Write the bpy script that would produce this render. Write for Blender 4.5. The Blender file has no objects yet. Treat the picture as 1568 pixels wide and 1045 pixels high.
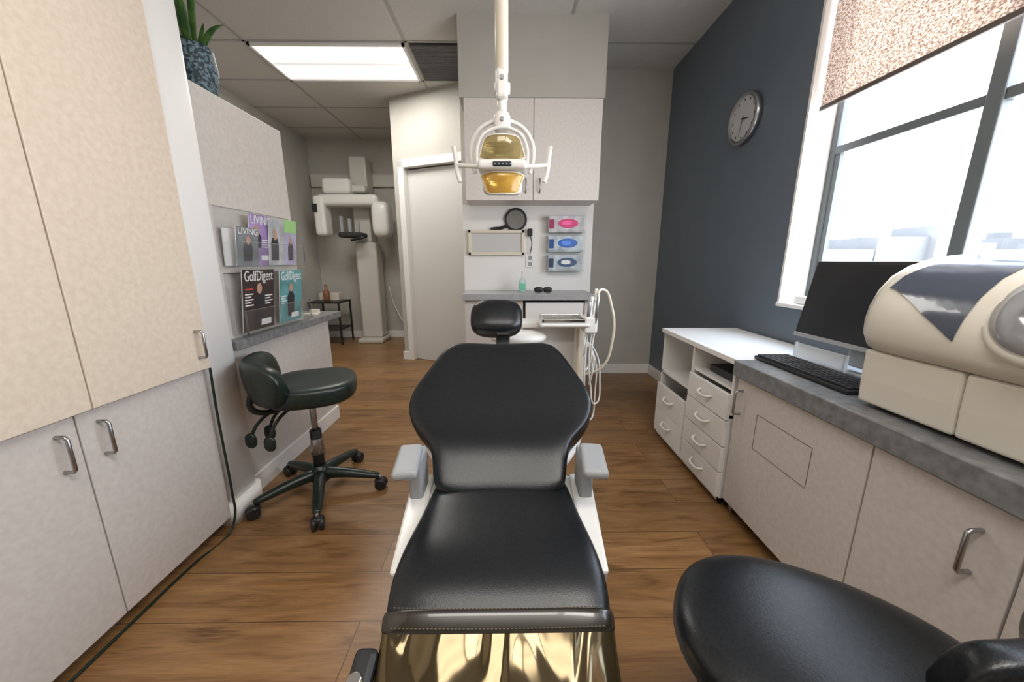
import bpy, bmesh, math, random
from mathutils import Vector, Matrix
random.seed(3)
S=bpy.context.scene
COL=bpy.context.collection
# ------------------------------------------------------------------ materials
def mat(name,col=(.8,.8,.8),rough=.5,metal=0,spec=.5,emit=None,es=0,coat=0,alpha=1,trans=0):
    m=bpy.data.materials.new(name);m.use_nodes=True
    b=m.node_tree.nodes['Principled BSDF']
    b.inputs['Base Color'].default_value=(*col,1);b.inputs['Roughness'].default_value=rough
    b.inputs['Metallic'].default_value=metal;b.inputs['Specular IOR Level'].default_value=spec
    b.inputs['Coat Weight'].default_value=coat;b.inputs['Alpha'].default_value=alpha
    b.inputs['Transmission Weight'].default_value=trans
    if emit: b.inputs['Emission Color'].default_value=(*emit,1);b.inputs['Emission Strength'].default_value=es
    return m
def nodes(m): return m.node_tree.nodes,m.node_tree.links,m.node_tree.nodes['Principled BSDF']
def add_noise(m,c1,c2,scale=30,detail=3,lo=.35,hi=.65,bump=0,stretch=(1,1,1),bscale=None,rough=None):
    n,l,b=nodes(m)
    tc=n.new('ShaderNodeTexCoord');mp=n.new('ShaderNodeMapping');mp.inputs['Scale'].default_value=stretch
    l.new(tc.outputs['Object'],mp.inputs['Vector'])
    t=n.new('ShaderNodeTexNoise');t.inputs['Scale'].default_value=scale;t.inputs['Detail'].default_value=detail
    l.new(mp.outputs[0],t.inputs['Vector'])
    r=n.new('ShaderNodeValToRGB');r.color_ramp.elements[0].position=lo;r.color_ramp.elements[1].position=hi
    r.color_ramp.elements[0].color=(*c1,1);r.color_ramp.elements[1].color=(*c2,1)
    l.new(t.outputs['Fac'],r.inputs[0]);l.new(r.outputs[0],b.inputs['Base Color'])
    if bump:
        t2=n.new('ShaderNodeTexNoise');t2.inputs['Scale'].default_value=bscale or scale*2;t2.inputs['Detail'].default_value=3
        l.new(mp.outputs[0],t2.inputs['Vector'])
        bp=n.new('ShaderNodeBump');bp.inputs['Strength'].default_value=bump;bp.inputs['Distance'].default_value=.01
        l.new(t2.outputs['Fac'],bp.inputs['Height']);l.new(bp.outputs[0],b.inputs['Normal'])
    return m
def clear_mat(name,tint=(.985,.99,.99),fac=.06,rough=.05):
    m=bpy.data.materials.new(name);m.use_nodes=True;n=m.node_tree.nodes;l=m.node_tree.links
    n.remove(n['Principled BSDF'])
    t=n.new('ShaderNodeBsdfTransparent');t.inputs[0].default_value=(*tint,1)
    g=n.new('ShaderNodeBsdfGlossy');g.inputs['Roughness'].default_value=rough
    x=n.new('ShaderNodeMixShader');x.inputs[0].default_value=fac
    l.new(t.outputs[0],x.inputs[1]);l.new(g.outputs[0],x.inputs[2]);l.new(x.outputs[0],n['Material Output'].inputs['Surface'])
    return m
def wood_floor():
    m=mat('oak_laminate',rough=.34);n,l,b=nodes(m)
    tc=n.new('ShaderNodeTexCoord')
    br=n.new('ShaderNodeTexBrick');br.offset=.37;br.inputs['Scale'].default_value=1
    br.inputs['Brick Width'].default_value=1.25;br.inputs['Row Height'].default_value=.185
    br.inputs['Mortar Size'].default_value=.0018;br.inputs['Mortar Smooth'].default_value=.1
    br.inputs['Color1'].default_value=(.0,.0,.0,1);br.inputs['Color2'].default_value=(1,1,1,1);br.inputs['Mortar'].default_value=(.5,.5,.5,1)
    l.new(tc.outputs['Object'],br.inputs['Vector'])
    cx=n.new('ShaderNodeVectorMath');cx.operation='SCALE';cx.inputs['Scale'].default_value=7.3
    l.new(br.outputs['Color'],cx.inputs[0])
    ad=n.new('ShaderNodeVectorMath');ad.operation='ADD';l.new(tc.outputs['Object'],ad.inputs[0]);l.new(cx.outputs[0],ad.inputs[1])
    mp=n.new('ShaderNodeMapping');mp.inputs['Scale'].default_value=(1.2,7.5,1);l.new(ad.outputs[0],mp.inputs['Vector'])
    g=n.new('ShaderNodeTexNoise');g.inputs['Scale'].default_value=2.0;g.inputs['Detail'].default_value=8;g.inputs['Distortion'].default_value=1.8;g.inputs['Roughness'].default_value=.58
    l.new(mp.outputs[0],g.inputs['Vector'])
    r=n.new('ShaderNodeValToRGB');e=r.color_ramp.elements
    e[0].position=.24;e[0].color=(.125,.058,.020,1);e[1].position=.76;e[1].color=(.35,.20,.088,1)
    k=e.new(.46);k.color=(.245,.130,.052,1)
    l.new(g.outputs['Fac'],r.inputs[0])
    mp3=n.new('ShaderNodeMapping');mp3.inputs['Scale'].default_value=(3,70,1);l.new(ad.outputs[0],mp3.inputs['Vector'])
    g3=n.new('ShaderNodeTexNoise');g3.inputs['Scale'].default_value=3;g3.inputs['Detail'].default_value=4;l.new(mp3.outputs[0],g3.inputs['Vector'])
    r3=n.new('ShaderNodeValToRGB');r3.color_ramp.elements[0].position=.3;r3.color_ramp.elements[0].color=(.80,.78,.76,1);r3.color_ramp.elements[1].position=.6;r3.color_ramp.elements[1].color=(1.05,1.05,1.05,1)
    l.new(g3.outputs['Fac'],r3.inputs[0])
    mx0=n.new('ShaderNodeMixRGB');mx0.blend_type='MULTIPLY';mx0.inputs[0].default_value=1
    l.new(r.outputs[0],mx0.inputs[1]);l.new(r3.outputs[0],mx0.inputs[2])
    mp2=n.new('ShaderNodeMapping');mp2.inputs['Scale'].default_value=(1.8,5.5,1);l.new(ad.outputs[0],mp2.inputs['Vector'])
    dn=n.new('ShaderNodeVectorMath');dn.operation='ADD';sc=n.new('ShaderNodeVectorMath');sc.operation='SCALE';sc.inputs['Scale'].default_value=.5
    l.new(g3.outputs['Color'],sc.inputs[0]);l.new(mp2.outputs[0],dn.inputs[0]);l.new(sc.outputs[0],dn.inputs[1])
    v=n.new('ShaderNodeTexVoronoi');v.inputs['Scale'].default_value=1.0;l.new(dn.outputs[0],v.inputs['Vector'])
    kr=n.new('ShaderNodeValToRGB');kr.color_ramp.elements[0].position=.03;kr.color_ramp.elements[0].color=(.25,.18,.14,1);kr.color_ramp.elements[1].position=.20;kr.color_ramp.elements[1].color=(1,1,1,1)
    l.new(v.outputs['Distance'],kr.inputs[0])
    mx=n.new('ShaderNodeMixRGB');mx.blend_type='MULTIPLY';mx.inputs[0].default_value=.75
    l.new(mx0.outputs[0],mx.inputs[1]);l.new(kr.outputs[0],mx.inputs[2])
    pv=n.new('ShaderNodeValToRGB');pv.color_ramp.elements[0].color=(.84,.83,.81,1);pv.color_ramp.elements[1].color=(1.14,1.12,1.08,1)
    l.new(br.outputs['Color'],pv.inputs[0])
    m2=n.new('ShaderNodeMixRGB');m2.blend_type='MULTIPLY';m2.inputs[0].default_value=1
    l.new(mx.outputs[0],m2.inputs[1]);l.new(pv.outputs[0],m2.inputs[2])
    m3=n.new('ShaderNodeMixRGB');m3.inputs[2].default_value=(.07,.035,.015,1)
    ml=n.new('ShaderNodeMath');ml.operation='MULTIPLY';ml.inputs[1].default_value=.75
    l.new(br.outputs['Fac'],ml.inputs[0]);l.new(ml.outputs[0],m3.inputs[0])
    l.new(m2.outputs[0],m3.inputs[1]);l.new(m3.outputs[0],b.inputs['Base Color'])
    bp=n.new('ShaderNodeBump');bp.inputs['Strength'].default_value=.12;bp.inputs['Distance'].default_value=.004
    l.new(g.outputs['Fac'],bp.inputs['Height']);l.new(bp.outputs[0],b.inputs['Normal'])
    return m
M_floor=wood_floor()
M_lam=add_noise(mat('speckled_laminate',rough=.42),(.575,.53,.495),(.635,.595,.56),60,6,.33,.67,.02)
M_lamw=add_noise(mat('speckled_laminate_warm',rough=.42),(.68,.575,.46),(.75,.65,.535),60,6,.33,.67,.02)
M_wall=add_noise(mat('wall_paint_greige',rough=.6),(.47,.455,.415),(.50,.485,.445),6,3,.3,.7,.08,bscale=120)
M_blue=add_noise(mat('wall_paint_slate',rough=.36),(.118,.150,.190),(.128,.160,.200),6,3,.3,.7,.1,bscale=90)
M_white=mat('white_paint',(.84,.83,.81),.45)
M_ceil=add_noise(mat('ceiling_tile',rough=.9),(.50,.485,.455),(.60,.585,.555),160,4,.3,.55,.15)
M_tbar=mat('t_bar',(.38,.37,.35),.5)
M_melam=mat('white_melamine',(.82,.81,.79),.35)
M_counter=add_noise(mat('grey_laminate_counter',rough=.4),(.13,.132,.135),(.235,.24,.245),40,8,.3,.7,.03)
M_counter2=add_noise(mat('pale_grey_counter',rough=.3),(.32,.33,.34),(.40,.41,.42),30,8,.3,.7,.02)
M_leather=add_noise(mat('black_leather',rough=.31,spec=.42),(.005,.006,.008),(.009,.011,.013),200,2,.4,.6,.06,bscale=350)
M_green=add_noise(mat('dark_green_vinyl',rough=.33),(.005,.013,.010),(.010,.019,.015),60,2,.4,.6,.06,bscale=300)
M_black=mat('black_plastic',(.012,.013,.014),.4)
M_steel=mat('brushed_steel',(.40,.40,.41),.28,1)
M_chrome=mat('chrome',(.75,.75,.75),.12,1)
M_grey=mat('grey_plastic',(.32,.33,.34),.45)
M_dgrey=mat('dark_gap',(.03,.03,.03),.8)
M_ivory=mat('ivory_plastic',(.74,.68,.56),.35)
M_dwhite=mat('dental_white',(.76,.75,.72),.3)
M_xray=mat('xray_casing',(.60,.58,.53),.35)
M_frame=mat('window_frame_dark',(.10,.115,.12),.45)
M_glass=clear_mat('clear_acrylic')
M_edge=clear_mat('acrylic_edge',(.9,.92,.92),.25,.15)
M_screen=mat('screen',(.012,.014,.018),.22)
M_cream=mat('cream_casing',(.72,.68,.595),.36)
M_slate=mat('slate_glossy',(.075,.09,.125),.22,coat=.3)
M_smoke=mat('smoky_glass',(.35,.36,.38),.12,coat=.4)
def amber(name,c,tf,tint):
    m=mat(name,c,.1,coat=.5);n,l,b=nodes(m)
    t=n.new('ShaderNodeBsdfTransparent');t.inputs[0].default_value=(*tint,1)
    x=n.new('ShaderNodeMixShader');x.inputs[0].default_value=tf
    l.new(b.outputs[0],x.inputs[1]);l.new(t.outputs[0],x.inputs[2]);l.new(x.outputs[0],n['Material Output'].inputs['Surface']);return m
M_amber=amber('amber_shield',(.72,.46,.10),.6,(1,.86,.5))
M_amber2=amber('olive_shield',(.34,.28,.14),.55,(.9,.82,.55))
M_lamp=mat('lamp_lens',(.9,.9,.9),.4,emit=(1,.98,.95),es=5.0)
n,l,b=nodes(M_lamp);tc=n.new('ShaderNodeTexCoord');sp=n.new('ShaderNodeSeparateXYZ');l.new(tc.outputs['Generated'],sp.inputs[0])
r=n.new('ShaderNodeValToRGB');els=r.color_ramp.elements;els[0].position=0;els[0].color=(.08,.08,.08,1);els[1].position=1;els[1].color=(.08,.08,.08,1)
for p_,v_ in ((.25,1),(.5,.10),(.75,1)):
    k=els.new(p_);k.color=(v_,v_,v_,1)
r.color_ramp.interpolation='EASE'
mm=n.new('ShaderNodeMath');mm.operation='MULTIPLY';mm.inputs[1].default_value=5
l.new(sp.outputs['Y'],r.inputs[0]);l.new(r.outputs[0],mm.inputs[0]);l.new(mm.outputs[0],b.inputs['Emission Strength'])
# ------------------------------------------------------------------ geometry helpers
def link(o,parent=None):
    COL.objects.link(o)
    if parent: o.parent=parent
    return o
def empty(name):
    e=bpy.data.objects.new(name,None);COL.objects.link(e);e.empty_display_size=.05;return e
def mesh_obj(name,verts,faces,m,parent=None,smooth=False,sub=0,bevel=0,bseg=2):
    me=bpy.data.meshes.new(name);me.from_pydata([tuple(v) for v in verts],[],faces)
    bm=bmesh.new();bm.from_mesh(me);bmesh.ops.recalc_face_normals(bm,faces=bm.faces);bm.to_mesh(me);bm.free()
    if m: me.materials.append(m)
    o=bpy.data.objects.new(name,me);link(o,parent)
    if smooth:
        for p in me.polygons:p.use_smooth=True
    if bevel:
        md=o.modifiers.new('b','BEVEL');md.width=bevel;md.segments=bseg;md.limit_method='ANGLE'
    if sub:
        md=o.modifiers.new('s','SUBSURF');md.levels=sub;md.render_levels=sub
    return o
BF=[(0,1,3,2),(4,6,7,5),(0,4,5,1),(2,3,7,6),(0,2,6,4),(1,5,7,3)]
def boxes(name,L,m,parent=None,bevel=0,bseg=2):
    V=[];F=[]
    for (x0,x1,y0,y1,z0,z1) in L:
        k=len(V)
        V+=[(x,y,z) for x in (x0,x1) for y in (y0,y1) for z in (z0,z1)]
        F+=[tuple(k+i for i in f) for f in BF]
    return mesh_obj(name,V,F,m,parent,bevel=bevel,bseg=bseg)
def box(name,x0,x1,y0,y1,z0,z1,m,parent=None,bevel=0,bseg=2,rot=None,):
    if rot is None: return boxes(name,[(x0,x1,y0,y1,z0,z1)],m,parent,bevel,bseg)
    c=Vector(((x0+x1)/2,(y0+y1)/2,(z0+z1)/2))
    V=[c+rot@(Vector((x,y,z))-c) for x in (x0,x1) for y in (y0,y1) for z in (z0,z1)]
    return mesh_obj(name,V,BF,m,parent,bevel=bevel,bseg=bseg)
def frame_of(d):
    d=d.normalized();a=Vector((0,0,1)) if abs(d.z)<.9 else Vector((1,0,0))
    u=d.cross(a).normalized();return u,d.cross(u).normalized()
def lathe(name,p0,axis,prof,m,parent=None,n=32,smooth=True,sub=0):
    p0=Vector(p0);axis=Vector(axis).normalized();u,w=frame_of(axis);V=[];F=[]
    for h,r in prof:
        for i in range(n):
            a=2*math.pi*i/n;V.append(p0+axis*h+u*(r*math.cos(a))+w*(r*math.sin(a)))
    for j in range(len(prof)-1):
        for i in range(n):
            F.append((j*n+i,j*n+(i+1)%n,(j+1)*n+(i+1)%n,(j+1)*n+i))
    F.append(tuple(range(n)));F.append(tuple((len(prof)-1)*n+i for i in range(n)))
    o=mesh_obj(name,V,F,m,parent,sub=sub)
    if smooth:
        for p in o.data.polygons:
            if len(p.vertices)==4:p.use_smooth=True
    return o
def cyl(name,p0,p1,r,m,parent=None,r1=None,n=24,ch=None):
    p0=Vector(p0);p1=Vector(p1);L=(p1-p0).length;r1=r if r1 is None else r1
    c=min(.003,r*.25,L*.2) if ch is None else ch
    return lathe(name,p0,p1-p0,[(0,r-c),(c,r),(L-c,r1),(L,r1-c)],m,parent,n)
def tube(name,pts,r,m,parent=None,cyclic=False,kind='BEZ',res=10):
    cu=bpy.data.curves.new(name,'CURVE');cu.dimensions='3D';cu.bevel_depth=r;cu.bevel_resolution=4;cu.resolution_u=res;cu.use_fill_caps=True
    if kind=='POLY':
        s=cu.splines.new('POLY');s.points.add(len(pts)-1)
        for p,q in zip(s.points,pts):p.co=(*q,1)
    else:
        s=cu.splines.new('BEZIER');s.bezier_points.add(len(pts)-1)
        for p,q in zip(s.bezier_points,pts):
            p.co=q;p.handle_left_type=p.handle_right_type='AUTO'
    s.use_cyclic_u=cyclic
    o=bpy.data.objects.new(name,cu);cu.materials.append(m);link(o,parent);return o
def sg(v,e):return math.copysign(abs(v)**e,v)
def loft(name,rings,m,parent=None,sub=1,smooth=True):
    n=len(rings[0]);V=[p for r in rings for p in r];F=[]
    for j in range(len(rings)-1):
        for i in range(n):F.append((j*n+i,j*n+(i+1)%n,(j+1)*n+(i+1)%n,(j+1)*n+i))
    for k,base in ((0,0),(1,(len(rings)-1)*n)):
        c=sum((Vector(rings[0 if k==0 else -1][i]) for i in range(n)),Vector())/n
        V.append(c);ci=len(V)-1
        for i in range(n):F.append((base+i,base+(i+1)%n,ci))
    return mesh_obj(name,V,F,m,parent,smooth=smooth,sub=sub)
def pad_yz(name,cx,secs,m,parent=None,n=40,e=.55,dish=0,endr=.5,sub=1):
    rings=[];N=len(secs)
    for i,(y,z,hw,t) in enumerate(secs):
        a=secs[max(i-1,0)];b=secs[min(i+1,N-1)]
        T=Vector((0,b[0]-a[0],b[1]-a[1])).normalized();Nn=Vector((0,-T.z,T.y))
        c=Vector((cx,y,z))-Nn*t/2;R=[]
        for k in range(n):
            an=2*math.pi*k/n;xx=hw*sg(math.cos(an),e);tt=t/2*sg(math.sin(an),e if math.sin(an)>0 else .8)
            d=dish*(xx/max(hw,.01))**2 if tt>0 else 0
            R.append(c+Vector((xx,0,0))+Nn*(tt+d))
        rings.append(R)
    def shrink(R,f,off):
        c=sum(R,Vector())/len(R);return [c+(p-c)*f+off for p in R]
    T0=Vector((0,secs[0][0]-secs[1][0],secs[0][1]-secs[1][1])).normalized();T1=Vector((0,secs[-1][0]-secs[-2][0],secs[-1][1]-secs[-2][1])).normalized()
    h0=secs[0][3]*endr;h1=secs[-1][3]*endr
    pre=[shrink(rings[0],.72,T0*h0*.75),shrink(rings[0],.92,T0*h0*.45)]
    post=[shrink(rings[-1],.92,T1*h1*.45),shrink(rings[-1],.72,T1*h1*.75)]
    return loft(name,pre+rings+post,m,parent,sub)
def superell(name,c,s,m,parent=None,e1=.6,e2=.6,R=None,nu=36,nv=18,fn=None):
    V=[];F=[];R=R or Matrix.Identity(3);c=Vector(c)
    for j in range(1,nv):
        ph=-math.pi/2+math.pi*j/nv
        for i in range(nu):
            th=2*math.pi*i/nu
            p=Vector((s[0]*sg(math.cos(ph),e1)*sg(math.cos(th),e2),s[1]*sg(math.cos(ph),e1)*sg(math.sin(th),e2),s[2]*sg(math.sin(ph),e1)))
            if fn:p=fn(p)
            V.append(c+R@p)
    for j in range(nv-2):
        for i in range(nu):F.append((j*nu+i,j*nu+(i+1)%nu,(j+1)*nu+(i+1)%nu,(j+1)*nu+i))
    for p,base in ((Vector((0,0,-s[2])),0),(Vector((0,0,s[2])),(nv-2)*nu)):
        if fn:p=fn(p)
        V.append(c+R@p);k=len(V)-1
        for i in range(nu):F.append((base+i,base+(i+1)%nu,k))
    return mesh_obj(name,V,F,m,parent,smooth=True)
def rotz(a):return Matrix.Rotation(math.radians(a),3,'Z')
def rotx(a):return Matrix.Rotation(math.radians(a),3,'X')
def roty(a):return Matrix.Rotation(math.radians(a),3,'Y')
def handle_on(name,x,y,z,out,L,parent,m=M_steel,r=.005,along='z'):
    a=Vector((0,0,1)) if along=='z' else Vector((0,1,0));c=Vector((x,y,z));o=Vector((out,0,0))
    p=[c-a*L/2,c-a*L/2+o*.8,c-a*L*.42+o,c+a*L*.42+o,c+a*L/2+o*.8,c+a*L/2]
    return tube(name,p,r,m,parent,kind='POLY')
# ------------------------------------------------------------------ room shell
CZ=2.70
box('floor',-2.8,1.57,-2.0,5.45,-.05,0,M_floor)
box('ceiling',-2.8,1.57,-2.0,5.45,CZ,CZ+.05,M_ceil)
RX=1.42
boxes('wall_right',[(RX,RX+.15,-2.0,.05,0,CZ),(RX,RX+.15,1.885,3.6,0,CZ),(RX,RX+.15,.05,1.885,0,.88),(RX,RX+.15,.05,1.885,2.42,CZ)],M_blue)
box('wall_back',.3,RX+.15,3.49,3.62,0,CZ,M_wall)
box('wall_cabinet_column',-.36,.70,3.092,3.5,0,CZ,M_white)
boxes('wall_soffit',[(-.33,.68,2.80,3.1,2.205,CZ)],M_wall)
box('wall_corridor_end',-2.8,.3,5.33,5.45,0,CZ,M_wall)
box('wall_corridor_left',-2.8,-2.68,-2.0,5.4,0,CZ,M_wall)
box('wall_rear',-2.8,1.57,-2.12,-2.0,0,CZ,M_wall)
A=Vector((-1.18,4.07,0));B=Vector((-.30,3.68,0));dv=(B-A).normalized();nv=Vector((-dv.y,dv.x,0))
def angled(name,s0,s1,t0,t1,z0,z1,m,parent=None,bevel=0):
    V=[A+dv*s+nv*t+Vector((0,0,z)) for s in (s0,s1) for t in (t0,t1) for z in (z0,z1)]
    return mesh_obj(name,V,BF,m,parent,bevel=bevel)
LA=(B-A).length
w=empty('wall_angled')
angled('left_pier',0,.065,0,.12,0,CZ,M_wall,w);angled('header',.065,LA,0,.12,2.04,CZ,M_wall,w)
box('return_side',A.x,A.x+.12,A.y+.02,5.35,0,CZ,M_wall,w)
boxes('join_back',[(-.34,-.25,3.49,5.35,0,CZ)],M_wall,w)
d=empty('door_1')
angled('door_leaf',.135,LA,.045,.085,.005,2.02,mat('door_white',(.66,.65,.63),.4),d)
angled('door_jamb_side',.065,.135,-.015,.12,0,2.11,M_white,d,.004)
angled('door_head_casing',.065,LA,-.015,.12,2.035,2.11,M_white,d,.004)
box('baseboard_back',.70,RX,3.475,3.49,0,.095,M_white,bevel=.003)
box('baseboard_right',RX-.014,RX,2.2,3.475,0,.095,M_white,bevel=.003)
box('baseboard_corridor',-2.68,-1.06,5.315,5.33,0,.09,M_white)
angled('baseboard_angled',-.015,.07,-.015,.0,0,.09,M_white)
L=[]
for k in range(-9,6):
    y=3.12+.6*k
    if -2<y<5.3:L.append((-2.68,RX,y-.010,y+.010,CZ-.004,CZ+.001))
for x in (-1.95,-.755,.44):
    L.append((x-.010,x+.010,-2,5.33,CZ-.004,CZ+.001))
boxes('ceiling_grid',L,M_tbar)
def ceil_light(x0,x1,y0,y1):
    e=empty('ceiling_light_panel')
    boxes('frame',[(x0,x1,y0,y0+.02,CZ-.02,CZ-.002),(x0,x1,y1-.02,y1,CZ-.02,CZ-.002),(x0,x0+.02,y0,y1,CZ-.02,CZ-.002),(x1-.02,x1,y0,y1,CZ-.02,CZ-.002)],M_white,e)
    box('lens',x0+.02,x1-.02,y0+.02,y1-.02,CZ-.014,CZ-.004,M_lamp,e)
ceil_light(-1.94,-.77,3.135,3.705)
ceil_light(-.74,.43,-.465,.105)  # unseen panel above the camera, added for interior light
ceil_light(.455,1.40,-.465,.105)  # unseen panel added to brighten the far half of the room
ceil_light(-2.6,-1.97,.135,.705)  # another added panel for interior light, kept out of view
e=empty('ceiling_return_vent')
box('vent_back',-.735,-.345,3.135,3.705,CZ-.006,CZ-.003,M_dgrey,e)
boxes('vent_louvres',[(-.735,-.345,3.15+.0185*i,3.162+.0185*i,CZ-.012,CZ-.006) for i in range(30)],mat('vent_grey',(.10,.10,.10),.6),e)
# ------------------------------------------------------------------ window
e=empty('window_1')
boxes('reveal_lining',[(RX-.004,RX+.13,1.872,1.886,.88,2.42),(RX-.004,RX+.13,.05,.064,.88,2.42),(RX-.004,RX+.13,.05,1.886,2.406,2.42)],M_white,e)
box('sill',RX-.012,RX+.13,.05,1.886,.872,.892,M_white,e,.004)
X0,X1=1.545,1.575
boxes('outer_frame',[(X0,X1,1.838,1.872,.892,2.406),(X0,X1,.064,.10,.892,2.406),(X0,X1,.1,1.835,.892,.915),(X0,X1,.1,1.835,2.37,2.406)],M_frame,e,.004)
boxes('mullions',[(X0-.01,X1,1.238,1.285,.915,2.37),(X0-.005,X1,1.285,1.835,1.59,1.625),(X0-.005,X1,.1,1.238,1.59,1.625)],M_frame,e,.004)
boxes('sash',[(X0+.005,X1-.008,1.812,1.838,.915,1.59),(X0+.005,X1-.008,1.285,1.812,.915,.935)],M_frame,e)
e=empty('roller_blind')
mb=mat('woven_blind',(.42,.34,.30),.8)
n,l,b=nodes(mb)
tc=n.new('ShaderNodeTexCoord');vo=n.new('ShaderNodeTexNoise');vo.inputs['Scale'].default_value=190;vo.inputs['Detail'].default_value=2
mpv=n.new('ShaderNodeMapping');mpv.inputs['Scale'].default_value=(1,.6,1.1);l.new(tc.outputs['Object'],mpv.inputs[0]);l.new(mpv.outputs[0],vo.inputs['Vector'])
cr=n.new('ShaderNodeValToRGB');cr.color_ramp.elements[0].color=(.16,.10,.075,1);cr.color_ramp.elements[1].color=(.56,.43,.35,1);cr.color_ramp.elements[0].position=.40;cr.color_ramp.elements[1].position=.60
l.new(vo.outputs['Fac'],cr.inputs[0]);l.new(cr.outputs[0],b.inputs['Base Color'])
tr=n.new('ShaderNodeBsdfTranslucent');l.new(cr.outputs[0],tr.inputs['Color'])
ms=n.new('ShaderNodeMixShader');ms.inputs[0].default_value=.24
l.new(b.outputs[0],ms.inputs[1]);l.new(tr.outputs[0],ms.inputs[2]);l.new(ms.outputs[0],n['Material Output'].inputs['Surface'])
mesh_obj('fabric',[(1.459,.08,1.80),(1.459,1.862,1.80),(1.459,1.862,2.38),(1.459,.08,2.38)],[(0,1,2,3)],mb,e)
box('hem_bar',1.452,1.467,.08,1.862,1.782,1.802,mat('hem_bar',(.10,.08,.07),.5),e,.004)
cyl('roller_tube',(1.46,.07,2.375),(1.46,1.868,2.375),.024,M_frame,e)
mbld=add_noise(mat('hazy_concrete',rough=.9),(.105,.108,.112),(.125,.128,.132),.15,2)
L=[];random.seed(5)
for i in range(34):
    a=math.radians(27+2.0*i);r=130+random.random()*90;x=r*math.cos(a);y=r*math.sin(a);wd=4+random.random()*8;h=1+random.random()*9
    L.append((x-wd,x+wd,y-wd,y+wd,-25,h))
    if random.random()<.5:L.append((x-wd*.4,x+wd*.3,y-wd*.4,y+wd*.3,h,h+2))
boxes('city_skyline',L,mbld)
# ------------------------------------------------------------------ left closet
e=empty('tall_closet')
boxes('carcass',[(-1.78,-1.195,-.30,1.365,.04,2.40),(-1.78,-1.23,-.3,1.36,0,.04)],M_lam,e)
boxes('lower_doors',[(-1.195,-1.17,.927,1.352,.045,.692),(-1.195,-1.17,.50,.923,.045,.692),(-1.195,-1.17,.07,.496,.045,.692)],M_lam,e,.002)
boxes('upper_doors',[(-1.195,-1.148,.957,1.362,.70,2.38),(-1.195,-1.148,.545,.953,.70,2.38),(-1.195,-1.148,.13,.541,.70,2.38)],M_lamw,e,.002)
handle_on('pull_a',-1.17,.875,.605,.03,.10,e);handle_on('pull_b',-1.17,.975,.605,.03,.10,e);handle_on('pull_c',-1.148,1.318,.80,.03,.10,e)
def rounded_col(name,x0,x1,y0,y1,z0,z1,r,m,parent=None):
    pts=[]
    for cx,cy,a0 in ((x1-r,y0+r,-90),(x1-r,y1-r,0),(x0+r,y1-r,90),(x0+r,y0+r,180)):
        for k in range(7):
            a=math.radians(a0+15*k);pts.append((cx+r*math.cos(a),cy+r*math.sin(a)))
    V=[(x,y,z) for z in (z0,z1) for x,y in pts];n=len(pts)
    F=[(i,(i+1)%n,n+(i+1)%n,n+i) for i in range(n)]+[tuple(range(n)),tuple(range(n,2*n))]
    o=mesh_obj(name,V,F,m,parent)
    for p in o.data.polygons:
        if len(p.vertices)==4:p.use_smooth=True
    return o
rounded_col('wall_column',-1.42,-1.165,1.366,1.53,0,CZ,.03,M_white)
rounded_col('baseboard_column',-1.43,-1.15,1.353,1.545,0,.10,.035,M_white)
w=empty('wall_partition')
box('upper_panel',-1.38,-1.225,1.53,2.17,.76,1.785,M_lam,w,.003)
box('lower_panel',-1.38,-1.225,1.53,2.46,0,.72,M_lam,w,.003)
box('reception_ledge',-1.75,-1.165,1.535,2.53,.722,.762,M_counter,bevel=.003)
box('baseboard_partition',-1.225,-1.213,1.545,2.46,0,.09,M_white)
boxes('business_card_stack',[(-1.30,-1.22,2.30,2.35,.7625,.775),(-1.30,-1.25,2.38,2.42,.7625,.79)],M_ivory,bevel=.001)
tube('power_cable',[(-1.142,1.350,.70),(-1.143,1.346,.55),(-1.143,1.346,.35),(-1.143,1.346,.16),(-1.14,1.335,.06),(-1.145,1.30,.010),(-1.163,1.15,.006),(-1.166,.9,.006),(-1.166,.5,.006)],.0045,mat('cable_dark_green',(.006,.018,.012),.4))
# plant
e=empty('potted_snake_plant')
mp=add_noise(mat('mosaic_pot',rough=.55),(.015,.03,.04),(.13,.20,.235),90,1,.45,.6,.4,bscale=90)
lathe('pot',(-1.30,1.74,1.786),(0,0,1),[(0,.055),(.01,.062),(.09,.078),(.17,.070),(.18,.066),(.178,.058),(.14,.06),(.139,0.01)],mp,e)
lathe('soil',(-1.30,1.74,1.93),(0,0,1),[(0,.06),(.008,.055)],mat('soil',(.03,.02,.015),.9),e)
ml=add_noise(mat('plant_leaf',rough=.4),(.02,.075,.015),(.07,.16,.03),25,2,.4,.6)
def leaf(name,base,tip,bend,wd,parent):
    base=Vector(base);tip=Vector(tip);V=[];F=[];n=12
    side=(tip-base).cross(Vector((.3,-1,.1))).normalized()
    for i in range(n+1):
        t=i/n;c=base.lerp(tip,t)+Vector(bend)*math.sin(math.pi*t)
        ww=wd*(math.sin(math.pi*(t*.8+.18))**.7)*(1-t**3)+.0008
        V+=[c-side*ww,c+Vector((0,.006,0)),c+side*ww]
    for i in range(n):
        k=3*i;F+=[(k,k+1,k+4,k+3),(k+1,k+2,k+5,k+4)]
    o=mesh_obj(name,V,F,ml,parent,smooth=True);md=o.modifiers.new('s','SOLIDIFY');md.thickness=.002
for i,(tx,ty,tz,bx,wd) in enumerate([(-.03,.0,.42,-.02,.012),(.0,.02,.50,.02,.013),(.16,-.03,.10,.0,.010),(.10,.04,.13,.01,.009),(-.10,.02,.25,-.03,.012),(-.02,-.05,.30,.015,.013),(.06,.0,.12,.015,.008),(-.06,-.02,.36,.0,.012)]):
    leaf(f'leaf_{i}',(-1.30+tx*.15,1.74+ty*.15,1.93),(-1.30+tx,1.74+ty,1.93+tz),(bx,0,.03),wd,e)
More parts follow.
